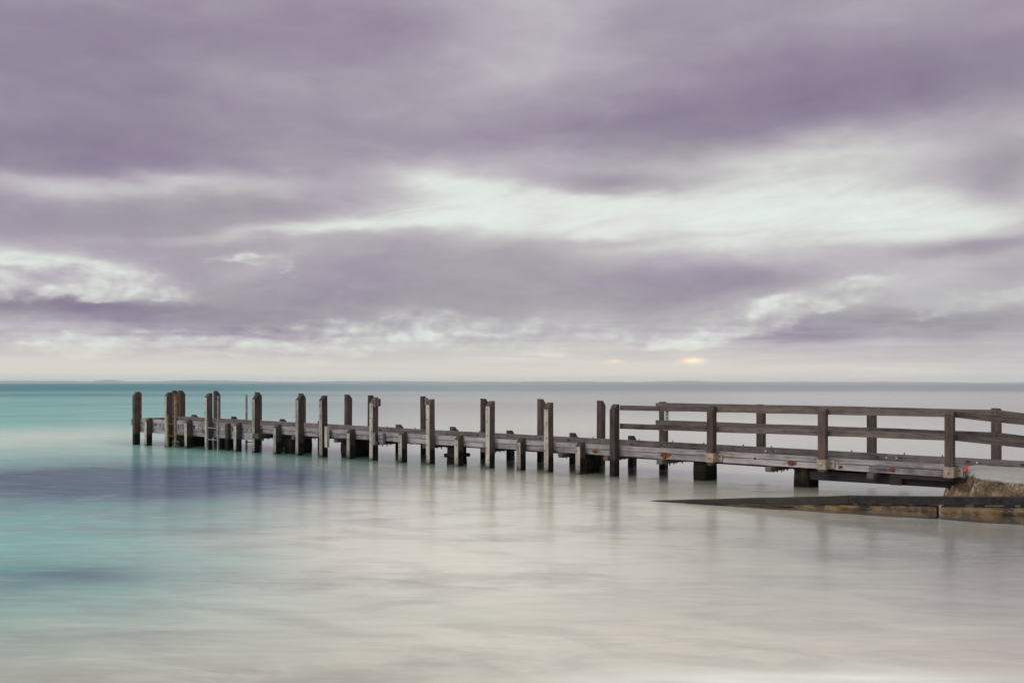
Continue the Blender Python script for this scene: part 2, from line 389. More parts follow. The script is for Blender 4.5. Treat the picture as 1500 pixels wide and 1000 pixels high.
    gl = nt.nodes.new('ShaderNodeBsdfGlossy'); gl.distribution = 'GGX'
    gl.inputs['Color'].default_value = (1, 1, 1, 1)
    rough = st * 0.10 + 0.125 + y.smooth(40.0, 300.0) * 0.14
    nt.links.new(rough.s, gl.inputs['Roughness'])
    bn = nt.nodes.new('ShaderNodeBump'); bn.inputs['Strength'].default_value = 0.22; bn.inputs['Distance'].default_value = 0.035
    rip = noise(nt, combine(nt, x * 1.5 + y * 0.7, y * 5.5, 0.0), 1.0, 7.0, 0.62)
    swell = noise(nt, combine(nt, x * 0.45 + 9.0, y * 0.9, 2.0), 1.0, 3.0, 0.5)
    nt.links.new(((rip * (patch * 1.6 - 0.1).clamp() + swell * 2.2) * y.smooth(90.0, 20.0)).s, bn.inputs['Height'])
    nt.links.new(bn.outputs[0], gl.inputs['Normal'])
    fr = nt.nodes.new('ShaderNodeFresnel'); fr.inputs[0].default_value = 1.36
    f = (V(nt, fr.outputs[0]) * 1.25).min(0.72) * (1.0 - dep.smooth(1.0, -3.0) * 0.46) * (1.0 - grass * 0.58) * (1.0 - farm * ((x / y).smooth(0.0, -0.35) * 0.25 + 0.40))
    ms = nt.nodes.new('ShaderNodeMixShader')
    nt.links.new(f.s, ms.inputs[0]); nt.links.new(dif.outputs[0], ms.inputs[1]); nt.links.new(gl.outputs[0], ms.inputs[2])
    nt.links.new(ms.outputs[0], nt.nodes['Material Output'].inputs['Surface'])
    return m
M['water'] = water_mat()

# ------------------------------------------------------------------ object helpers
def link(o, parent=None):
    col.objects.link(o)
    if parent is not None: o.parent = parent
    return o

def tag(o, label=None, cat=None, group=None, kind=None):
    for k, v in (('label', label), ('category', cat), ('group', group), ('kind', kind)):
        if v: o[k] = v
    return o

def empty(name, loc, rz=0.0):
    o = bpy.data.objects.new(name, None); o.empty_display_size = 0.3
    o.location = loc; o.rotation_euler = (0, 0, rz)
    return link(o)

def from_bm(name, bm, mats, parent=None, loc=(0, 0, 0), rot=(0, 0, 0), smooth=False):
    bmesh.ops.recalc_face_normals(bm, faces=bm.faces)
    me = bpy.data.meshes.new(name); bm.to_mesh(me); bm.free()
    if smooth:
        for p in me.polygons: p.use_smooth = True
    for m in (mats if isinstance(mats, (list, tuple)) else [mats]): me.materials.append(M[m] if isinstance(m, str) else m)
    o = bpy.data.objects.new(name, me); o.location = loc; o.rotation_euler = rot
    return link(o, parent)

def add_box(bm, x0, x1, y0, y1, z0, z1, mat=0, jit=0.0):
    j = lambda: rng.uniform(-jit, jit)
    vs = [bm.verts.new((x + j(), y + j(), z + j())) for z in (z0, z1) for y in (y0, y1) for x in (x0, x1)]
    fs = [(0, 2, 3, 1), (4, 5, 7, 6), (0, 1, 5, 4), (2, 6, 7, 3), (0, 4, 6, 2), (1, 3, 7, 5)]
    r = []
    for f in fs:
        face = bm.faces.new([vs[i] for i in f]); face.material_index = mat; r.append(face)
    return r

def box(name, mat, parent, x0, x1, y0, y1, z0, z1, bevel=0.008, jit=0.0, rot=(0, 0, 0)):
    """One box-shaped piece with its origin at its middle."""
    cx, cy, cz = (x0 + x1) / 2, (y0 + y1) / 2, (z0 + z1) / 2
    bm = bmesh.new(); add_box(bm, x0 - cx, x1 - cx, y0 - cy, y1 - cy, z0 - cz, z1 - cz, jit=jit)
    if bevel: bmesh.ops.bevel(bm, geom=list(bm.edges), offset=bevel, segments=1, affect='EDGES')
    return from_bm(name, bm, mat, parent, (cx, cy, cz), rot)

def add_cyl(bm, p0, p1, r, n=8, mat=0):
    a, b = Vector(p0), Vector(p1); d = (b - a).normalized()
    t = d.orthogonal().normalized(); s = d.cross(t)
    rings = []
    for p in (a, b):
        rings.append([bm.verts.new(p + (t * math.cos(2 * math.pi * i / n) + s * math.sin(2 * math.pi * i / n)) * r) for i in range(n)])
    for i in range(n):
        bm.faces.new((rings[0][i], rings[0][(i + 1) % n], rings[1][(i + 1) % n], rings[1][i])).material_index = mat
    bm.faces.new(rings[0][::-1]).material_index = mat; bm.faces.new(rings[1]).material_index = mat

# ------------------------------------------------------------------ the sea, the far shore
bm = bmesh.new()
ys = [-60, -10, 4, 8, 12, 16, 20, 25, 30, 40, 60, 100, 200, 400, 900, 2000, 5000, 10000, 20000]
xs = [-20000, -5000, -1000, -200, -50, -20, -10, 0, 10, 20, 50, 200, 1000, 5000, 20000]
g = [[bm.verts.new((x, y, 0)) for x in xs] for y in ys]
for i in range(len(ys) - 1):
    for j in range(len(xs) - 1): bm.faces.new((g[i][j], g[i][j + 1], g[i + 1][j + 1], g[i + 1][j]))
tag(from_bm('sea_water', bm, 'water'), kind='structure')

from mathutils import noise as mnoise
bm = bmesh.new()
NX = 420
rows = []
for k, (yy, hf) in enumerate(((13900, -0.1), (14000, 0.35), (14200, 0.8), (14600, 1.0), (15200, 0.55), (15900, -0.1))):
    row = []
    for i in range(NX + 1):
        x = -12500 + i * (25000 / NX)
        t = x / 14000 * 1458 + 750
        base = 34.0 - 0.012 * max(0, t) + 12.0 * mnoise.noise((x * 0.0008, 3.1, 0)) + 6.0 * mnoise.noise((x * 0.0032, k * 0.5, 1)) + 3.5 * mnoise.noise((x * 0.013, k * 2.3, 2))
        base += 22.0 * math.exp(-((t - 137) / 11.0) ** 2) + 9.0 * math.exp(-((t - 270) / 60.0) ** 2) + 12.0 * math.exp(-((t - 1010) / 60.0) ** 2)
        row.append(bm.verts.new((x, yy + 30 * mnoise.noise((x * 0.004, k, 5)), max(base, 5.0) * hf)))
    rows.append(row)
for a, b in zip(rows, rows[1:]):
    for i in range(NX): bm.faces.new((a[i], a[i + 1], b[i + 1], b[i]))
tag(from_bm('far_hills', bm, 'hills', smooth=True), kind='structure')

# ------------------------------------------------------------------ the jetty (local x runs landward, y across to the far side)
JX, JY, JR = 2.83, 27.5, math.atan2(-0.606, 0.795)
SL = 0.011
def kt(u): return 0.83 - SL * u                      # top of the kerb beam
jetty = tag(empty('jetty', (JX, JY, 0), JR),
            'long weathered grey timber jetty on tall square posts reaching out over the calm sea', 'jetty')

BOLT = None
def bolt_mesh():
    global BOLT
    if BOLT is None:
        bm = bmesh.new(); add_cyl(bm, (0, 0, 0), (0, -0.014, 0), 0.019, 6)
        bmesh.ops.recalc_face_normals(bm, faces=bm.faces)
        BOLT = bpy.data.meshes.new('bolt'); bm.to_mesh(BOLT); bm.free(); BOLT.materials.append(M['bolt'])
    return BOLT

def post(u, v, top, parent=jetty, wu=0.17, wv=0.26, side=-1, chamfer=0.17, bottom=-1.6, pale_lit=True, bolts=(), lean=(0, 0), name='post', label=None):
    """A square post whose outer top edge (side -1 near, +1 far) is cut back at an angle."""
    bm = bmesh.new()
    h = top
    y_in, y_out = (-side) * wv / 2, side * wv / 2
    prof = [(y_in, bottom), (y_in, h), (y_in + (y_out - y_in) * rng.uniform(0.42, 0.52), h - rng.uniform(0, 0.01)), (y_out, h - chamfer * rng.uniform(0.85, 1.1)), (y_out, bottom)]
    ring = []
    for sx in (-1, 1):
        ring.append([bm.verts.new((sx * wu / 2, p + rng.uniform(-0.004, 0.004), q + rng.uniform(-0.006, 0.006))) for p, q in prof])
    n = len(prof)
    for i in range(n):
        f = bm.faces.new((ring[0][i], ring[0][(i + 1) % n], ring[1][(i + 1) % n], ring[1][i]))
        if pale_lit and i == 3: f.material_index = 1  # outer face paler: the light falling on it is put into the colour
    bm.faces.new(ring[0]); bm.faces.new(ring[1])
    bmesh.ops.bevel(bm, geom=list(bm.edges), offset=0.010, segments=1, affect='EDGES')
    o = from_bm(name, bm, ['post', 'pale_lit'], parent, (u, v, 0), (lean[0], lean[1], 0))
    if label: o['label'] = label
    for k, bz in enumerate(bolts):
        b = bpy.data.objects.new('bolt', bolt_mesh()); b.location = (rng.uniform(-0.045, 0.045), side * wv / 2 - 0.002 * side * -1, bz)
        b.rotation_euler = (0, 0, 0 if side < 0 else math.pi)
        link(b, o)
    return o

def lean(): return (rng.uniform(-0.008, 0.008), rng.uniform(-0.008, 0.008))
# near row: tall mooring posts
for u, top, bl in ((-23.31, 2.21, False), (-21.02, 2.20, True), (-18.35, 2.19, True), (-15.49, 2.14, True), (-13.06, 2.12, True), (-11.81, 2.14, True),
                   (-9.35, 2.10, True), (-6.81, 2.06, True), (-4.39, 2.035, True), (-2.22, 2.01, True)):
    p = post(u, 0, top, pale_lit=bl, bolts=(0.25, 0.62, 0.98, 1.42, 1.78), lean=lean())
    if u == -6.81: p['label'] = 'tall near post with a plain chamfered head'
# near row: short fender posts
for u in (-22.45, -19.68, -16.58, -14.29, -10.45, -8.03, -5.64, -3.23, -1.13):
    post(u, 0.01, kt(u) + rng.uniform(0.06, 0.10), chamfer=0.13, bolts=(0.22, 0.66), lean=lean())
post(-17.25, 0.06, kt(-17.25) + 0.02, wu=0.15, wv=0.14, chamfer=0.02, pale_lit=False, lean=lean())
# far row
for u, top in ((-24.62, 2.25), (-24.16, 2.25), (-21.63, 2.24), (-18.85, 2.20), (-16.13, 2.17), (-13.52, 2.14), (-12.27, 2.12), (-9.59, 2.10), (-6.85, 2.05), (-4.47, 2.06), (-2.19, 2.03)):
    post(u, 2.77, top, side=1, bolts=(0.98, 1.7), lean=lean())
for u in (-23.2, -20.4, -17.28, -15.0, -10.83, -8.21, -5.73, -3.21, -1.06):
    post(u, 2.77, kt(u) + rng.uniform(0.10, 0.15), side=1, chamfer=0.13, lean=lean())

# kerb beams, stringers and the raised seaward end
TH = math.atan(SL)
def beam(name, mat, u0, u1, v0, v1, d0, d1, bevel=0.018, dz=0.0, label=None):
    """A beam that follows the deck's slope; d0, d1 are depths below the kerb top."""
    um = (u0 + u1) / 2
    hl = (u1 - u0) / 2 / math.cos(TH)
    bm = bmesh.new()
    n = max(1, int((u1 - u0) / 0.9))
    rings = []
    for i in range(n + 1):
        x = -hl + 2 * hl * i / n
        jz = rng.uniform(-0.004, 0.004) if 0 < i < n else 0
        rings.append([bm.verts.new((x, yy + rng.uniform(-0.003, 0.003), zz + jz)) for yy, zz in ((v0 - (v0 + v1) / 2, d0 - (d0 + d1) / 2), (v1 - (v0 + v1) / 2, d0 - (d0 + d1) / 2), (v1 - (v0 + v1) / 2, (d1 - d0) / 2), (v0 - (v0 + v1) / 2, (d1 - d0) / 2))])
    for a, b in zip(rings, rings[1:]):
        for i in range(4): bm.faces.new((a[i], a[(i + 1) % 4], b[(i + 1) % 4], b[i]))
    bm.faces.new(rings[0]); bm.faces.new(rings[-1])
    if bevel:
        bmesh.ops.bevel(bm, geom=[e for e in bm.edges if abs((e.verts[0].co - e.verts[1].co).normalized().x) > 0.9 and not (abs(e.calc_face_angle(0)) < 0.3)], offset=bevel, segments=1, affect='EDGES')
    o = from_bm(name, bm, mat, jetty, (um, (v0 + v1) / 2, kt(um) - (d0 + d1) / 2 + dz), (0, TH, 0))
    if label: o['label'] = label
    return o

def run(cuts, name, mat, v0, v1, d0, d1):
    r = []
    for a, b in zip(cuts, cuts[1:]):
        w = rng.uniform(-0.006, 0.006)
        r.append(beam(name, mat, a + 0.004, b - 0.004, v0 + w, v1 + w, d0, d1, dz=rng.uniform(-0.006, 0.006)))
    return r
run([-15.3, -11.3, -7.3, -3.0, 1.35, 5.6, 9.02], 'kerb_beam', 'beam', 0.135, 0.31, 0.0, 0.115)
near_stringers = run([-15.3, -12.3, -8.6, -4.8, -0.6, 3.1, 6.9, 9.0], 'stringer', 'beam', 0.158, 0.30, 0.137, 0.280)
run([-23.5, -19.2, -15.32], 'kerb_beam', 'beam', 0.145, 0.31, 0.0, 0.15)
run([-23.5, -21.1, -18.4, -15.32], 'fascia_board', 'beam', 0.150, 0.23, 0.285, 0.57)
far_kerbs = run([-25.0, -20.1, -15.8, -11.0, -6.6, -2.1, 2.4, 6.6, 10.3], 'kerb_beam', 'kerb_far', 2.47, 2.635, -0.005, 0.20)
run([-25.0, -19.0, -13.0, -7.0, -1.0, 5.0, 10.2], 'stringer', 'beam', 2.48, 2.62, 0.207, 0.36)
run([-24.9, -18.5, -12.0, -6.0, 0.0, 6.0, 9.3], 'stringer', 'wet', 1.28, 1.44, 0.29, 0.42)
# packing blocks under the raised kerb
u = -23.2
blk = None
while u < -15.5:
    if blk is None:
        blk = box('packing_block', 'beam', jetty, u, u + 0.22, 0.155, 0.29, kt(u) - 0.282, kt(u) - 0.153, 0.006)
    else:
        o = blk.copy(); o.location = (u + 0.11, 0.222 + rng.uniform(-0.008, 0.008), kt(u) - 0.2175); link(o, jetty)
    u += 0.22 + rng.choice((0.03, 0.04, 0.05, 0.10))
# the kerb across the seaward end
box('end_beam', 'cross', jetty, -24.2, -24.03, 0.32, 2.46, kt(-24) - 0.30, kt(-24) - 0.03)

# deck planks (hidden below the kerbs; their ends show under the jetty)
bm = bmesh.new()
u = -23.9
while u < 9.3:
    w = rng.uniform(0.16, 0.2); z = kt(u) - 0.225 + rng.uniform(-0.004, 0.004)
    add_box(bm, u, u + w, 0.315, 2.465, z - 0.05, z)
    u += w + rng.uniform(0.008, 0.014)
tag(from_bm('deck_planks', bm, 'plank', jetty), kind='stuff')

# crosshead beams with bolt ends hanging below
def crosshead(u, v0=-0.10, v1=2.80, h=0.13, w=0.16, off=0.0, mat='cross'):
    t = kt(u) - 0.28 - off
    cb = box('crosshead', mat, jetty, u - w / 2, u + w / 2, v0, v1, t - h, t, 0.008, 0.004)
    bm = bmesh.new()
    v = v0 + 0.35
    cv = (v0 + v1) / 2
    while v < v1 - 0.1:
        l = rng.uniform(0.03, 0.07)
        add_cyl(bm, (rng.uniform(-0.03, 0.03), v - cv, -h / 2 + 0.01), (rng.uniform(-0.03, 0.03), v - cv, -h / 2 - l), 0.018, 6)
        v += rng.uniform(0.20, 0.27)
    tag(from_bm('bolt_ends', bm, 'bolt', cb), kind='stuff')
    return cb
for u in (-21.2, -18.6, -13.3, -11.1, -9.2, -7.0, -4.6, -1.75, -0.22, 1.45, 4.5, 7.0):
    crosshead(u)
crosshead(-15.35, -0.14, 2.8, 0.20, 0.34, 0.0)

# concrete piers in the water under the crossheads
def pier(u, v, wu, wv, top, collar=False):
    bm = bmesh.new()
    n = 7
    for k, (z, s) in enumerate(((-1.6, 1.06), (top, 1.0))): pass
    prof = []
    for z in (-1.6, 0.05, 0.25, top):
        f = 1.0
        prof.append([bm.verts.new((sx * wu / 2 * f + rng.uniform(-0.012, 0.012), sy * wv / 2 * f + rng.uniform(-0.012, 0.012), z)) for sx, sy in ((-1, -1), (1, -1), (1, 1), (-1, 1))])
    for a, b in zip(prof, prof[1:]):
        for i in range(4): bm.faces.new((a[i], a[(i + 1) % 4], b[(i + 1) % 4], b[i]))
    bm.faces.new(prof[0]); bm.faces.new(prof[-1])
    bmesh.ops.bevel(bm, geom=[e for e in bm.edges if abs((e.verts[0].co - e.verts[1].co).normalized().z) > 0.9], offset=0.03, segments=2, affect='EDGES')
    o = from_bm('pier', bm, 'pier', jetty, (u, v, 0))
    if collar:
        bm = bmesh.new(); add_box(bm, -wu / 2 - 0.08, wu / 2 + 0.08, -wv / 2 - 0.08, wv / 2 + 0.08, 0.22, 0.34, jit=0.012)
        bmesh.ops.bevel(bm, geom=list(bm.edges), offset=0.02, segments=1, affect='EDGES')
        from_bm('collar', bm, 'pier', o)
    return o
for u, v, wu, wv, c in ((-20.6, 0.9, 0.4, 1.2, False), (-18.2, 0.9, 0.35, 0.9, False), (-14.05, 0.80, 0.42, 0.95, False), (-11.1, 0.85, 0.45, 1.05, False), (-6.25, 0.75, 0.34, 0.60, True),
                     (-1.27, 0.62, 0.40, 0.62, False), (2.40, 0.85, 0.36, 0.72, False), (5.18, 0.95, 0.38, 0.72, False)):
    pier(u, 0.34 + wv / 2, wu, wv, kt(u) - 0.285, c)
# far piles under the seaward end
for u in (-22.2, -19.75, -16.9):
    box('pile', 'post', jetty, u - 0.11, u + 0.11, 2.2, 2.4, -1.5, kt(u) - 0.37, 0.02)
# low dark bearer between the last pier and the shore
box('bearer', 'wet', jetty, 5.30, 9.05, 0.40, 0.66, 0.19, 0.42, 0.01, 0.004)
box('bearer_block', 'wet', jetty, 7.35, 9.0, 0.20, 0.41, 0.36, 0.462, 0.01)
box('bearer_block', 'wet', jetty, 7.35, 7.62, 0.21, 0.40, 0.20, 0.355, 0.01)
box('shore_shade_block', 'pier', jetty, 8.62, 9.35, 0.36, 2.4, -0.2, 0.45, 0.03, 0.02)  # added dark block standing in for the deep shade under the shore end

# rust blooms round bolts on the beams
def rust_patch(par, u, d, w, h, face_v):
    """A thin crust of rust on the near face of a beam."""
    bm = bmesh.new(); n = 14; pts = []
    for i in range(n):
        a = 2 * math.pi * i / n; r = rng.uniform(0.72, 1.1)
        x, z = math.cos(a) * w / 2 * r, math.sin(a) * h / 2 * r
        if z < 0 and rng.random() < 0.4: z *= 1.0 + rng.random() * 0.9
        pts.append((x, z))
    f0 = [bm.verts.new((x * 0.9, -0.004, z * 0.9)) for x, z in pts]; f1 = [bm.verts.new((x, 0.004, z)) for x, z in pts]
    bm.faces.new(f0)
    for i in range(n): bm.faces.new((f0[i], f0[(i + 1) % n], f1[(i + 1) % n], f1[i]))
    o = from_bm('rust_patch', bm, 'rust_bright', None)
    o.parent = par
    # into the beam's own frame
    loc = Matrix.Translation(par.location) @ Matrix.Rotation(TH, 4, 'Y')
    o.location = loc.inverted() @ Vector((u, face_v, kt(u) - d))
    bm = bmesh.new(); add_cyl(bm, (0, 0, 0), (0, -0.03, 0), 0.02, 6)
    b = from_bm('bolt', bm, 'bolt', par); b.location = o.location
    return o
def holder(lst, u):
    for o in lst:
        hl = o.dimensions.x / 2 if o.dimensions.x else 2.0
        xs_ = [v.co.x for v in o.data.vertices]
        if o.location.x + min(xs_) <= u <= o.location.x + max(xs_): return o
    return lst[-1]
for u, d, w, h in ((-0.72, 0.185, 0.26, 0.09), (1.50, 0.165, 0.36, 0.15), (5.02, 0.185, 0.24, 0.13), (7.42, 0.185, 0.17, 0.10), (6.22, 0.20, 0.13, 0.08), (4.05, 0.10, 0.06, 0.10)):
    rust_patch(holder(near_stringers, u), u, d, w, h, 0.152)
for u, d in ((-11.5, 0.09), (-8.9, 0.08), (-6.9, 0.08), (-4.3, 0.08), (-3.2, 0.08), (-0.9, 0.09), (0.1, 0.08), (3.6, 0.09), (6.35, 0.08), (8.55, 0.07), (9.75, 0.08), (10.1, 0.08)):
    rust_patch(holder(far_kerbs, u), u, d, 0.13, 0.06, 2.466)
# upright bolt ends on top of the kerbs, bright washers on the far kerb
for u in [x * 1.13 - 14.5 for x in range(21)]:
    bm = bmesh.new(); add_cyl(bm, (0, 0, 0.0), (0, 0, 0.075), 0.016, 6)
    par = holder(far_kerbs, u)
    b = from_bm('bolt', bm, 'bolt', par); b.location = (Matrix.Translation(par.location) @ Matrix.Rotation(TH, 4, 'Y')).inverted() @ Vector((u + rng.uniform(-0.3, 0.3), 2.53, kt(u) - 0.02))
for u in (3.35, 3.62, 6.6, 6.85, 8.75):
    par = holder(far_kerbs, u)
    bm = bmesh.new(); add_cyl(bm, (0, 0, 0), (0, -0.02, 0), 0.026, 8)
    b = from_bm('bolt', bm, 'boltlight', par); b.location = (Matrix.Translation(par.location) @ Matrix.Rotation(TH, 4, 'Y')).inverted() @ Vector((u, 2.468, kt(u) - 0.09))

# odd fittings on posts
def fitting(name, mat, u0, u1, v0, v1, z0, z1): return box(name, mat, jetty, u0, u1, v0, v1, z0, z1, 0.006)
fitting('board', 'pale_lit', -11.70, -11.57, -0.06, 0.06, 0.34, 1.07)['label'] = 'pale rust streaked board fixed to a near post'
fitting('plate', 'galv', -9.26, -9.235, -0.10, 0.02, 1.78, 2.06)
fitting('plate', 'post', -9.24, -9.12, -0.01, 0.10, 1.80, 2.05)
fitting('plate', 'galv', -9.25, -9.20, -0.12, -0.06, 0.52, 0.93)
fitting('plate', 'beam', -9.19, -8.95, 0.03, 0.13, 0.53, 0.93)
fitting('plate', 'galv', -9.49, -9.42, 2.66, 2.80, 1.80, 2.04)
fitting('steel_channel', 'rust', -23.32, -23.24, 0.132, 0.21, 0.98, 2.17)
fitting('steel_channel', 'rust', -24.52, -24.44, 2.61, 2.68, 0.98, 2.10)
fitting('steel_channel', 'rust', -24.32, -24.25, 2.60, 2.66, 0.98, 2.14)

# ------------------------------------------------------------------ ladders hung on the jetty
def ladder(name, u0, u1, v, z_lo, top0, top1, rungs, mat, rmat, label, w=0.05, dpt=0.07):
    c = Matrix.Rotation(JR, 4, 'Z') @ Vector(((u0 + u1) / 2, v, 0))
    root = tag(empty(name, (JX + c.x, JY + c.y, 0), JR), label, 'ladder', 'boat ladders hung on the jetty')
    hw = (u1 - u0) / 2
    for s, t in ((-1, top0), (1, top1)):
        box('stile', mat, root, s * hw - w / 2, s * hw + w / 2, -dpt / 2, dpt / 2, z_lo, t, 0.005)
    for z in rungs:
        bm = bmesh.new(); add_cyl(bm, (-hw + w / 2 - 0.004, 0, 0), (hw - w / 2 + 0.004, 0, 0), 0.021, 8)
        from_bm('rung', bm, rmat, root, (0, 0, z))
    return root
ladder('boat_ladder', -20.83, -20.30, -0.16, -0.6, 1.32, 2.05, (-0.35, 0.46, 0.93), 'brown', 'rust', 'rusty brown ladder on the near side at the seaward end, with one tall stile', 0.075)
ladder('boat_ladder', -18.22, -17.54, -0.16, -0.6, 1.22, 2.08, (-0.35, 0.40, 0.85), 'galv', 'galv', 'grey steel ladder on the near side between tall post and stub post', 0.06)
ladder('boat_ladder', -19.88, -19.00, 2.97, -0.6, 2.09, 2.02, (-0.3, 0.1, 0.5, 0.9), 'galv', 'galv', 'pale grey ladder on the far side whose two stiles rise bare above the deck', 0.07)

# ------------------------------------------------------------------ timber railings of the landward end
def railing(label):
    return tag(empty('timber_railing', (JX, JY, 0), JR), label, 'railing', 'timber railings at the landward end of the jetty')
near_rail = railing('near side timber railing with three tan steel brackets at its post feet')
far_rail = railing('far side timber railing that carries the white number board')
def rail_run(root, pts, v0, v1, h):
    for (ua, za), (ub, zb) in zip(pts, pts[1:]):
        L_ = math.hypot(ub - ua, zb - za); th = -math.atan2(zb - za, ub - ua)
        bm = bmesh.new(); n = max(2, int(L_ / 0.7)); rings = []
        for k in range(n + 1):
            xx = -L_ / 2 + 0.004 + (L_ - 0.008) * k / n
            sag = rng.uniform(-0.006, 0.006)
            rings.append([bm.verts.new((xx, yy + rng.uniform(-0.004, 0.004), zz + sag + rng.uniform(-0.003, 0.003))) for yy, zz in ((-(v1 - v0) / 2, -h / 2), ((v1 - v0) / 2, -h / 2), ((v1 - v0) / 2, h / 2), (-(v1 - v0) / 2, h / 2))])
        for a, b in zip(rings, rings[1:]):
            for q in range(4): bm.faces.new((a[q], a[(q + 1) % 4], b[(q + 1) % 4], b[q]))
        bm.faces.new(rings[0]); bm.faces.new(rings[-1])
        bmesh.ops.bevel(bm, geom=[e for e in bm.edges if abs((e.verts[0].co - e.verts[1].co).normalized().x) > 0.9 and e.calc_face_angle(0) > 0.5], offset=0.010, segments=1, affect='EDGES')
        from_bm('rail', bm, 'rail', root, ((ua + ub) / 2, (v0 + v1) / 2 + rng.uniform(-0.003, 0.003), (za + zb) / 2 - h / 2), (0, th, 0))
post(0.0, 0, 1.985, near_rail, pale_lit=False, bolts=(0.55, 1.4), lean=(0, 0))
for u, t in ((2.92, 1.972), (5.84, 1.965), (8.72, 1.962)):
    p = post(u, 0.02, t, near_rail, wu=0.18, wv=0.22, chamfer=0.07, bottom=kt(u) - 0.36, pale_lit=False, bolts=(1.38, 1.88))
    z0, z1 = kt(u) - 0.27, kt(u) - 0.03
    br = box('bracket', 'bracket', near_rail, u - 0.108, u + 0.108, -0.112, 0.140, z0, z1, 0.006)
    bm = bmesh.new(); add_box(bm, 0.109, 0.245, 0.105, 0.139, -0.10, 0.10)
    from_bm('flange', bm, 'bracket', br)
    for px_, py_, pz_ in ((0.0, -0.126, -0.02), (0.18, 0.105, 0.03)):
        b = bpy.data.objects.new('bolt', bolt_mesh()); b.location = (px_, py_, pz_); link(b, br)
post(11.7, 0.02, 1.70, near_rail, wu=0.18, wv=0.22, chamfer=0.07, bottom=0.2, pale_lit=False)
rail_run(near_rail, [(0.09, 1.955), (2.98, 1.952), (8.76, 1.938), (12.4, 1.585)], 0.131, 0.185, 0.132)
rail_run(near_rail, [(0.09, 1.452), (2.98, 1.447), (8.76, 1.430), (12.4, 1.145)], 0.131, 0.185, 0.145)
for u, t in ((0.02, 2.02), (3.09, 1.985), (6.14, 1.955), (9.12, 1.965)):
    post(u, 2.76, t, far_rail, wu=0.20, wv=0.22, side=1, chamfer=0.06, bottom=(-1.5 if u < 1 else kt(u) - 0.4), pale_lit=False)
post(12.0, 2.76, 1.62, far_rail, wu=0.20, wv=0.22, side=1, chamfer=0.06, bottom=0.2, pale_lit=False)
rail_run(far_rail, [(-0.16, 1.985), (6.14, 1.955), (9.16, 1.925), (12.6, 1.52)], 2.592, 2.648, 0.14)
rail_run(far_rail, [(-0.16, 1.475), (6.14, 1.42), (9.16, 1.385), (12.6, 1.02)], 2.592, 2.648, 0.14)
for u, z in ((9.10, 1.85), (9.14, 1.31), (3.09, 1.36), (6.14, 1.35)):
    b = bpy.data.objects.new('bolt', bolt_mesh()); b.location = (u - 0.03, 2.59, z); link(b, far_rail)
    b.scale = (1.2, 1.2, 1.2)

# ------------------------------------------------------------------ number board on the far railing
def strokes_nine():
    pts = []
    for i in range(17):
        a = 2 * math.pi * i / 16 + math.pi / 2 * 0
        pts.append((0.5 + 0.34 * math.cos(a), 0.70 + 0.24 * math.sin(a)))
    return [pts, [(0.84, 0.70), (0.84, 0.52), (0.80, 0.30), (0.68, 0.14), (0.50, 0.08), (0.30, 0.12), (0.22, 0.22)]]
def digit_mesh(bm, polys, ox, oz, w, h, t):
    for poly in polys:
        P = [Vector((ox + a * w, 0, oz + b * h)) for a, b in poly]
        for a, b in zip(P, P[1:]):
            d = (b - a); ln = d.length; d.normalize(); nrm = Vector((-d.z, 0, d.x))
            q = [a - d * t * 0.3 + nrm * t / 2, b + d * t * 0.3 + nrm * t / 2, b + d * t * 0.3 - nrm * t / 2, a - d * t * 0.3 - nrm * t / 2]
            v0 = [bm.verts.new(p + Vector((0, -0.003, 0))) for p in q]; v1 = [bm.verts.new(p + Vector((0, 0.001, 0))) for p in q]
            bm.faces.new(v0)
            for i in range(4): bm.faces.new((v0[i], v0[(i + 1) % 4], v1[(i + 1) % 4], v1[i]))
def to_world(u, v, z):
    c = Matrix.Rotation(JR, 4, 'Z') @ Vector((u, v, 0)); return (JX + c.x, JY + c.y, z)
# the board is screwed to the landward face of the first far post and faces the shore
bm = bmesh.new(); add_box(bm, -0.125, 0.125, -0.008, 0.008, -0.36, 0.36)
sx, sy, sz = to_world(0.128, 2.755, 1.52)
face = JR + math.pi / 2
board = tag(from_bm('number_board', bm, 'white', None, (sx, sy, sz), (0, 0, face)),
            'narrow white board with black numbers 9 and 1 on the first far railing post', 'sign')
bm = bmesh.new(); digit_mesh(bm, strokes_nine(), -0.085, 0.095, 0.17, 0.20, 0.034)
from_bm('digit', bm, 'black', board, (0, -0.009, 0))
bm = bmesh.new(); digit_mesh(bm, [[(0.22, 0.72), (0.55, 0.95), (0.55, 0.05)]], -0.085, -0.135, 0.17, 0.20, 0.034)
from_bm('digit', bm, 'black', board, (0, -0.009, 0))

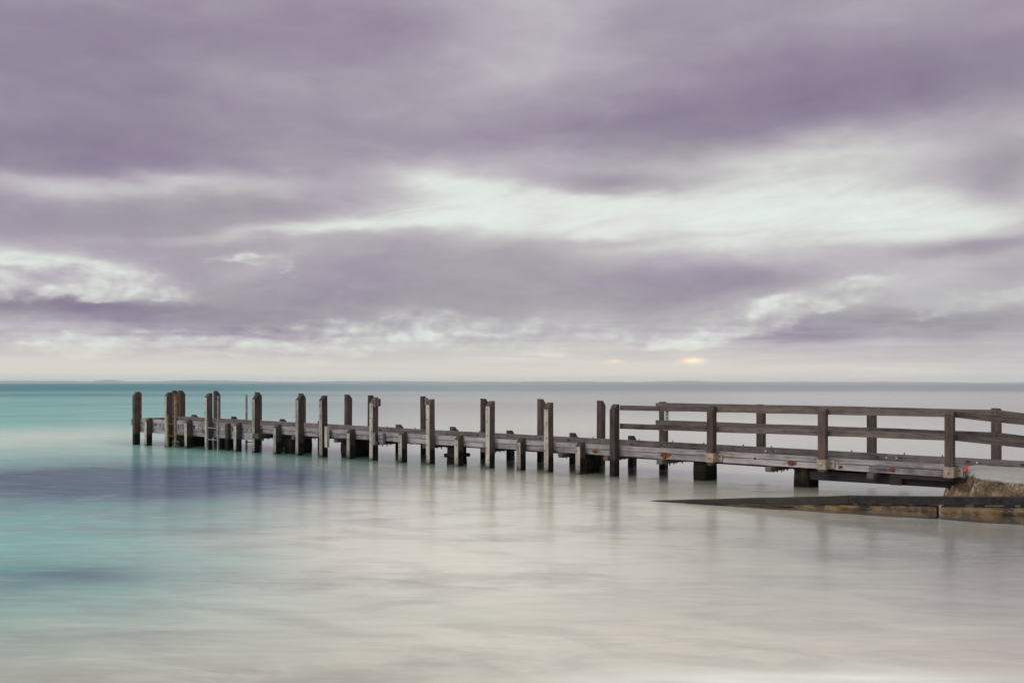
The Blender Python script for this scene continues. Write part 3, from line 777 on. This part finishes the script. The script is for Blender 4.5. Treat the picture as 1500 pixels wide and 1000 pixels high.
# ------------------------------------------------------------------ boat ramp with timber edge
def edge(X): return 23.4 - 0.57 * X
ramp_o = tag(empty('boat_ramp', (9.0, edge(9.0), 0)), 'low concrete boat ramp edged with dark timber, sloping into the water', 'boat ramp')
ED = Vector((1, -0.57, 0)).normalized(); EN = Vector((0.57, 1, 0)).normalized()
def ez(X): return 0.33 + 0.0556 * (X - 9.3)
def ramp_piece(name, mat, X0, X1, off0, off1, zb0, zb1, zt0, zt1, jit=0.012, bev=0.015, nseg=6):
    """A piece along the ramp's edge: bottom and top heights at both ends, set back off0..off1 from the edge line."""
    bm = bmesh.new(); rings = []
    o = Vector((9.0, edge(9.0), 0))
    for i in range(nseg + 1):
        f = i / nseg; X = X0 + (X1 - X0) * f
        zb, zt = zb0 + (zb1 - zb0) * f, zt0 + (zt1 - zt0) * f
        base = Vector((X, edge(X), 0)) - o
        rings.append([bm.verts.new(base + EN * a + Vector((0, 0, z)) + Vector((rng.uniform(-jit, jit), rng.uniform(-jit, jit), rng.uniform(-jit, jit) * 0.6)))
                      for a, z in ((off0, zb), (off1, zb), (off1, zt), (off0, zt))])
    for a, b in zip(rings, rings[1:]):
        for i in range(4): bm.faces.new((a[i], a[(i + 1) % 4], b[(i + 1) % 4], b[i]))
    bm.faces.new(rings[0]); bm.faces.new(rings[-1])
    if bev: bmesh.ops.bevel(bm, geom=[e for e in bm.edges if len(e.link_faces) == 2 and e.calc_face_angle(0) > 0.7], offset=bev, segments=2, affect='EDGES')
    return from_bm(name, bm, mat, ramp_o)
# edge blocks: worn, chipped faces
def worn_block(X0, X1, dz):
    n = int((X1 - X0) / 0.11); o = Vector((9.0, edge(9.0), 0)); bm = bmesh.new(); rings = []
    for i in range(n + 1):
        X = X0 + (X1 - X0) * i / n; base = Vector((X, edge(X), 0)) - o; zt = ez(X) - 0.02 + dz
        ring = [base + EN * 0.5 + Vector((0, 0, -0.8)), base + EN * 0.5 + Vector((0, 0, zt))]
        for k, f in enumerate((1.0, 0.97, 0.72, 0.45, 0.18, -0.15, -0.8)):
            chip = 0.05 * mnoise.noise((X * 2.3, k * 0.7, 4)) + 0.035 * mnoise.noise((X * 9.0, k * 1.9, 1))
            if k == 0: off, z = 0.05 + abs(chip), zt + 0.012 * mnoise.noise((X * 8.0, 0, 2))
            else: off, z = chip + (0.035 if k == 1 else 0.0) - (0.05 if k >= 4 else 0.0) * (1 + mnoise.noise((X * 1.3, 7, 7))), zt * f if f > 0 else f
            if i in (0, n): off += 0.05
            ring.append(base + EN * off + Vector((0, 0, z)))
        rings.append([bm.verts.new(q) for q in ring])
    for a, b in zip(rings, rings[1:]):
        m = len(a)
        for q in range(m): bm.faces.new((a[q], a[(q + 1) % m], b[(q + 1) % m], b[q]))
    bm.faces.new(rings[0]); bm.faces.new(rings[-1])
    return from_bm('edge_block', bm, 'ramp_edge', ramp_o)
for X0, X1, dz in ((1.2, 8.02, 0.0), (8.08, 11.6, -0.01), (11.66, 15.0, 0.0)):
    worn_block(X0, X1, dz)
ramp_piece('slab', 'slab', 1.0, 15.0, 0.52, 7.0, -0.9, -0.9, ez(1.0) - 0.31, ez(15.0) - 0.31, 0.0, 0.0, 4)
# edge timbers
for X0, X1, d0, d1 in ((2.60, 6.62, -0.170, 0.0), (6.63, 10.6, 0.0, 0.0), (10.62, 15.0, 0.0, 0.0)):
    t = ramp_piece('edge_timber', 'wet', X0, X1, 0.03, 0.24, ez(X0) + 0.012 + d0, ez(X1) + 0.012 + d1, ez(X0) + 0.155 + d0 * 0.9, ez(X1) + 0.155 + d1, 0.010, 0.014, 10)
# packers in the gap under the timbers
X = 4.6
while X < 14:
    w = rng.uniform(0.05, 0.3)
    ramp_piece('packer', 'wet', X, X + w, 0.05, 0.22, ez(X) - 0.03, ez(X + w) - 0.03, ez(X) + 0.02, ez(X + w) + 0.02, 0.0, 0.0, 1)
    X += w + rng.uniform(0.08, 0.3)

# ------------------------------------------------------------------ shore abutment
bm = bmesh.new()
nu, nv = 70, 54
G = []
for i in range(nu + 1):
    row = []
    for j in range(nv + 1):
        uu = 8.2 + 7.8 * i / nu; vv = -1.7 + 5.5 * j / nv
        wig = 0.22 * mnoise.noise((uu * 1.7, vv * 1.7, 0)) + 0.10 * mnoise.noise((uu * 6, vv * 6, 3))
        dn = (vv - max(-0.80, min(1.5, 0.79 - 1.09 * (uu - 8.55))) + 0.50 + wig) / 0.50
        dl = (uu - 8.25 + wig) / 0.5
        df = (3.75 - vv + wig) / 0.5
        t = max(0.0, min(1.0, dn, dl, df))
        t = t * t * (3 - 2 * t)
        topz = 0.565 + 0.045 * math.sin(min(1, max(0, (vv + 0.3) / 3)) * math.pi) - 0.045 * max(0, uu - 9.6)
        z = -0.25 + (topz + 0.25) * t + (0.075 * mnoise.noise((uu * 4, vv * 4, 7)) + 0.035 * mnoise.noise((uu * 13, vv * 13, 9))) * (1.0 if t < 0.97 else 0.3)
        row.append(bm.verts.new((uu, vv, z)))
    G.append(row)
for i in range(nu):
    for j in range(nv): bm.faces.new((G[i][j], G[i + 1][j], G[i + 1][j + 1], G[i][j + 1]))
ab = from_bm('shore_abutment', bm, 'abutment', None, (JX, JY, 0), (0, 0, JR), smooth=True)
tag(ab, 'rough brown concrete abutment with pale sandy top at the landward end of the jetty', 'abutment')

# ------------------------------------------------------------------ small red float at the shore end
fx, fy, fz = to_world(9.07, 0.0, 0.60)
flt = empty('red_float', (fx, fy, fz), JR)
tag(flt, 'small red float hanging beside the last bracketed railing post', 'float')
bm = bmesh.new()
prof = [(0.0, 0.006), (0.015, 0.028), (0.05, 0.04), (0.10, 0.038), (0.135, 0.024), (0.15, 0.006)]
rg = [[bm.verts.new((r * math.cos(k * math.pi / 5), r * math.sin(k * math.pi / 5), z)) for k in range(10)] for z, r in prof]
for a, b in zip(rg, rg[1:]):
    for k in range(10): bm.faces.new((a[k], a[(k + 1) % 10], b[(k + 1) % 10], b[k]))
bm.faces.new(rg[0]); bm.faces.new(rg[-1])
from_bm('body', bm, 'red', flt, smooth=True)
bm = bmesh.new(); add_cyl(bm, (0, 0, 0.148), (0.0, 0.02, 0.20), 0.006, 6)
from_bm('cord', bm, 'bolt', flt)

# ------------------------------------------------------------------ sea haze
HZ = 85.0
bm = bmesh.new(); add_box(bm, -20500, 20500, -300, 20500, -9.0, HZ)
hm = bpy.data.materials.new('sea_haze'); hm.use_nodes = True
hn = hm.node_tree
for n in list(hn.nodes): hn.nodes.remove(n)
ho = hn.nodes.new('ShaderNodeOutputMaterial'); pv = hn.nodes.new('ShaderNodeVolumePrincipled')
pv.inputs['Color'].default_value = (0.97, 0.97, 1.0, 1); pv.inputs['Density'].default_value = 0.00007
hn.links.new(pv.outputs[0], ho.inputs['Volume'])
tag(from_bm('haze', bm, hm), kind='stuff')
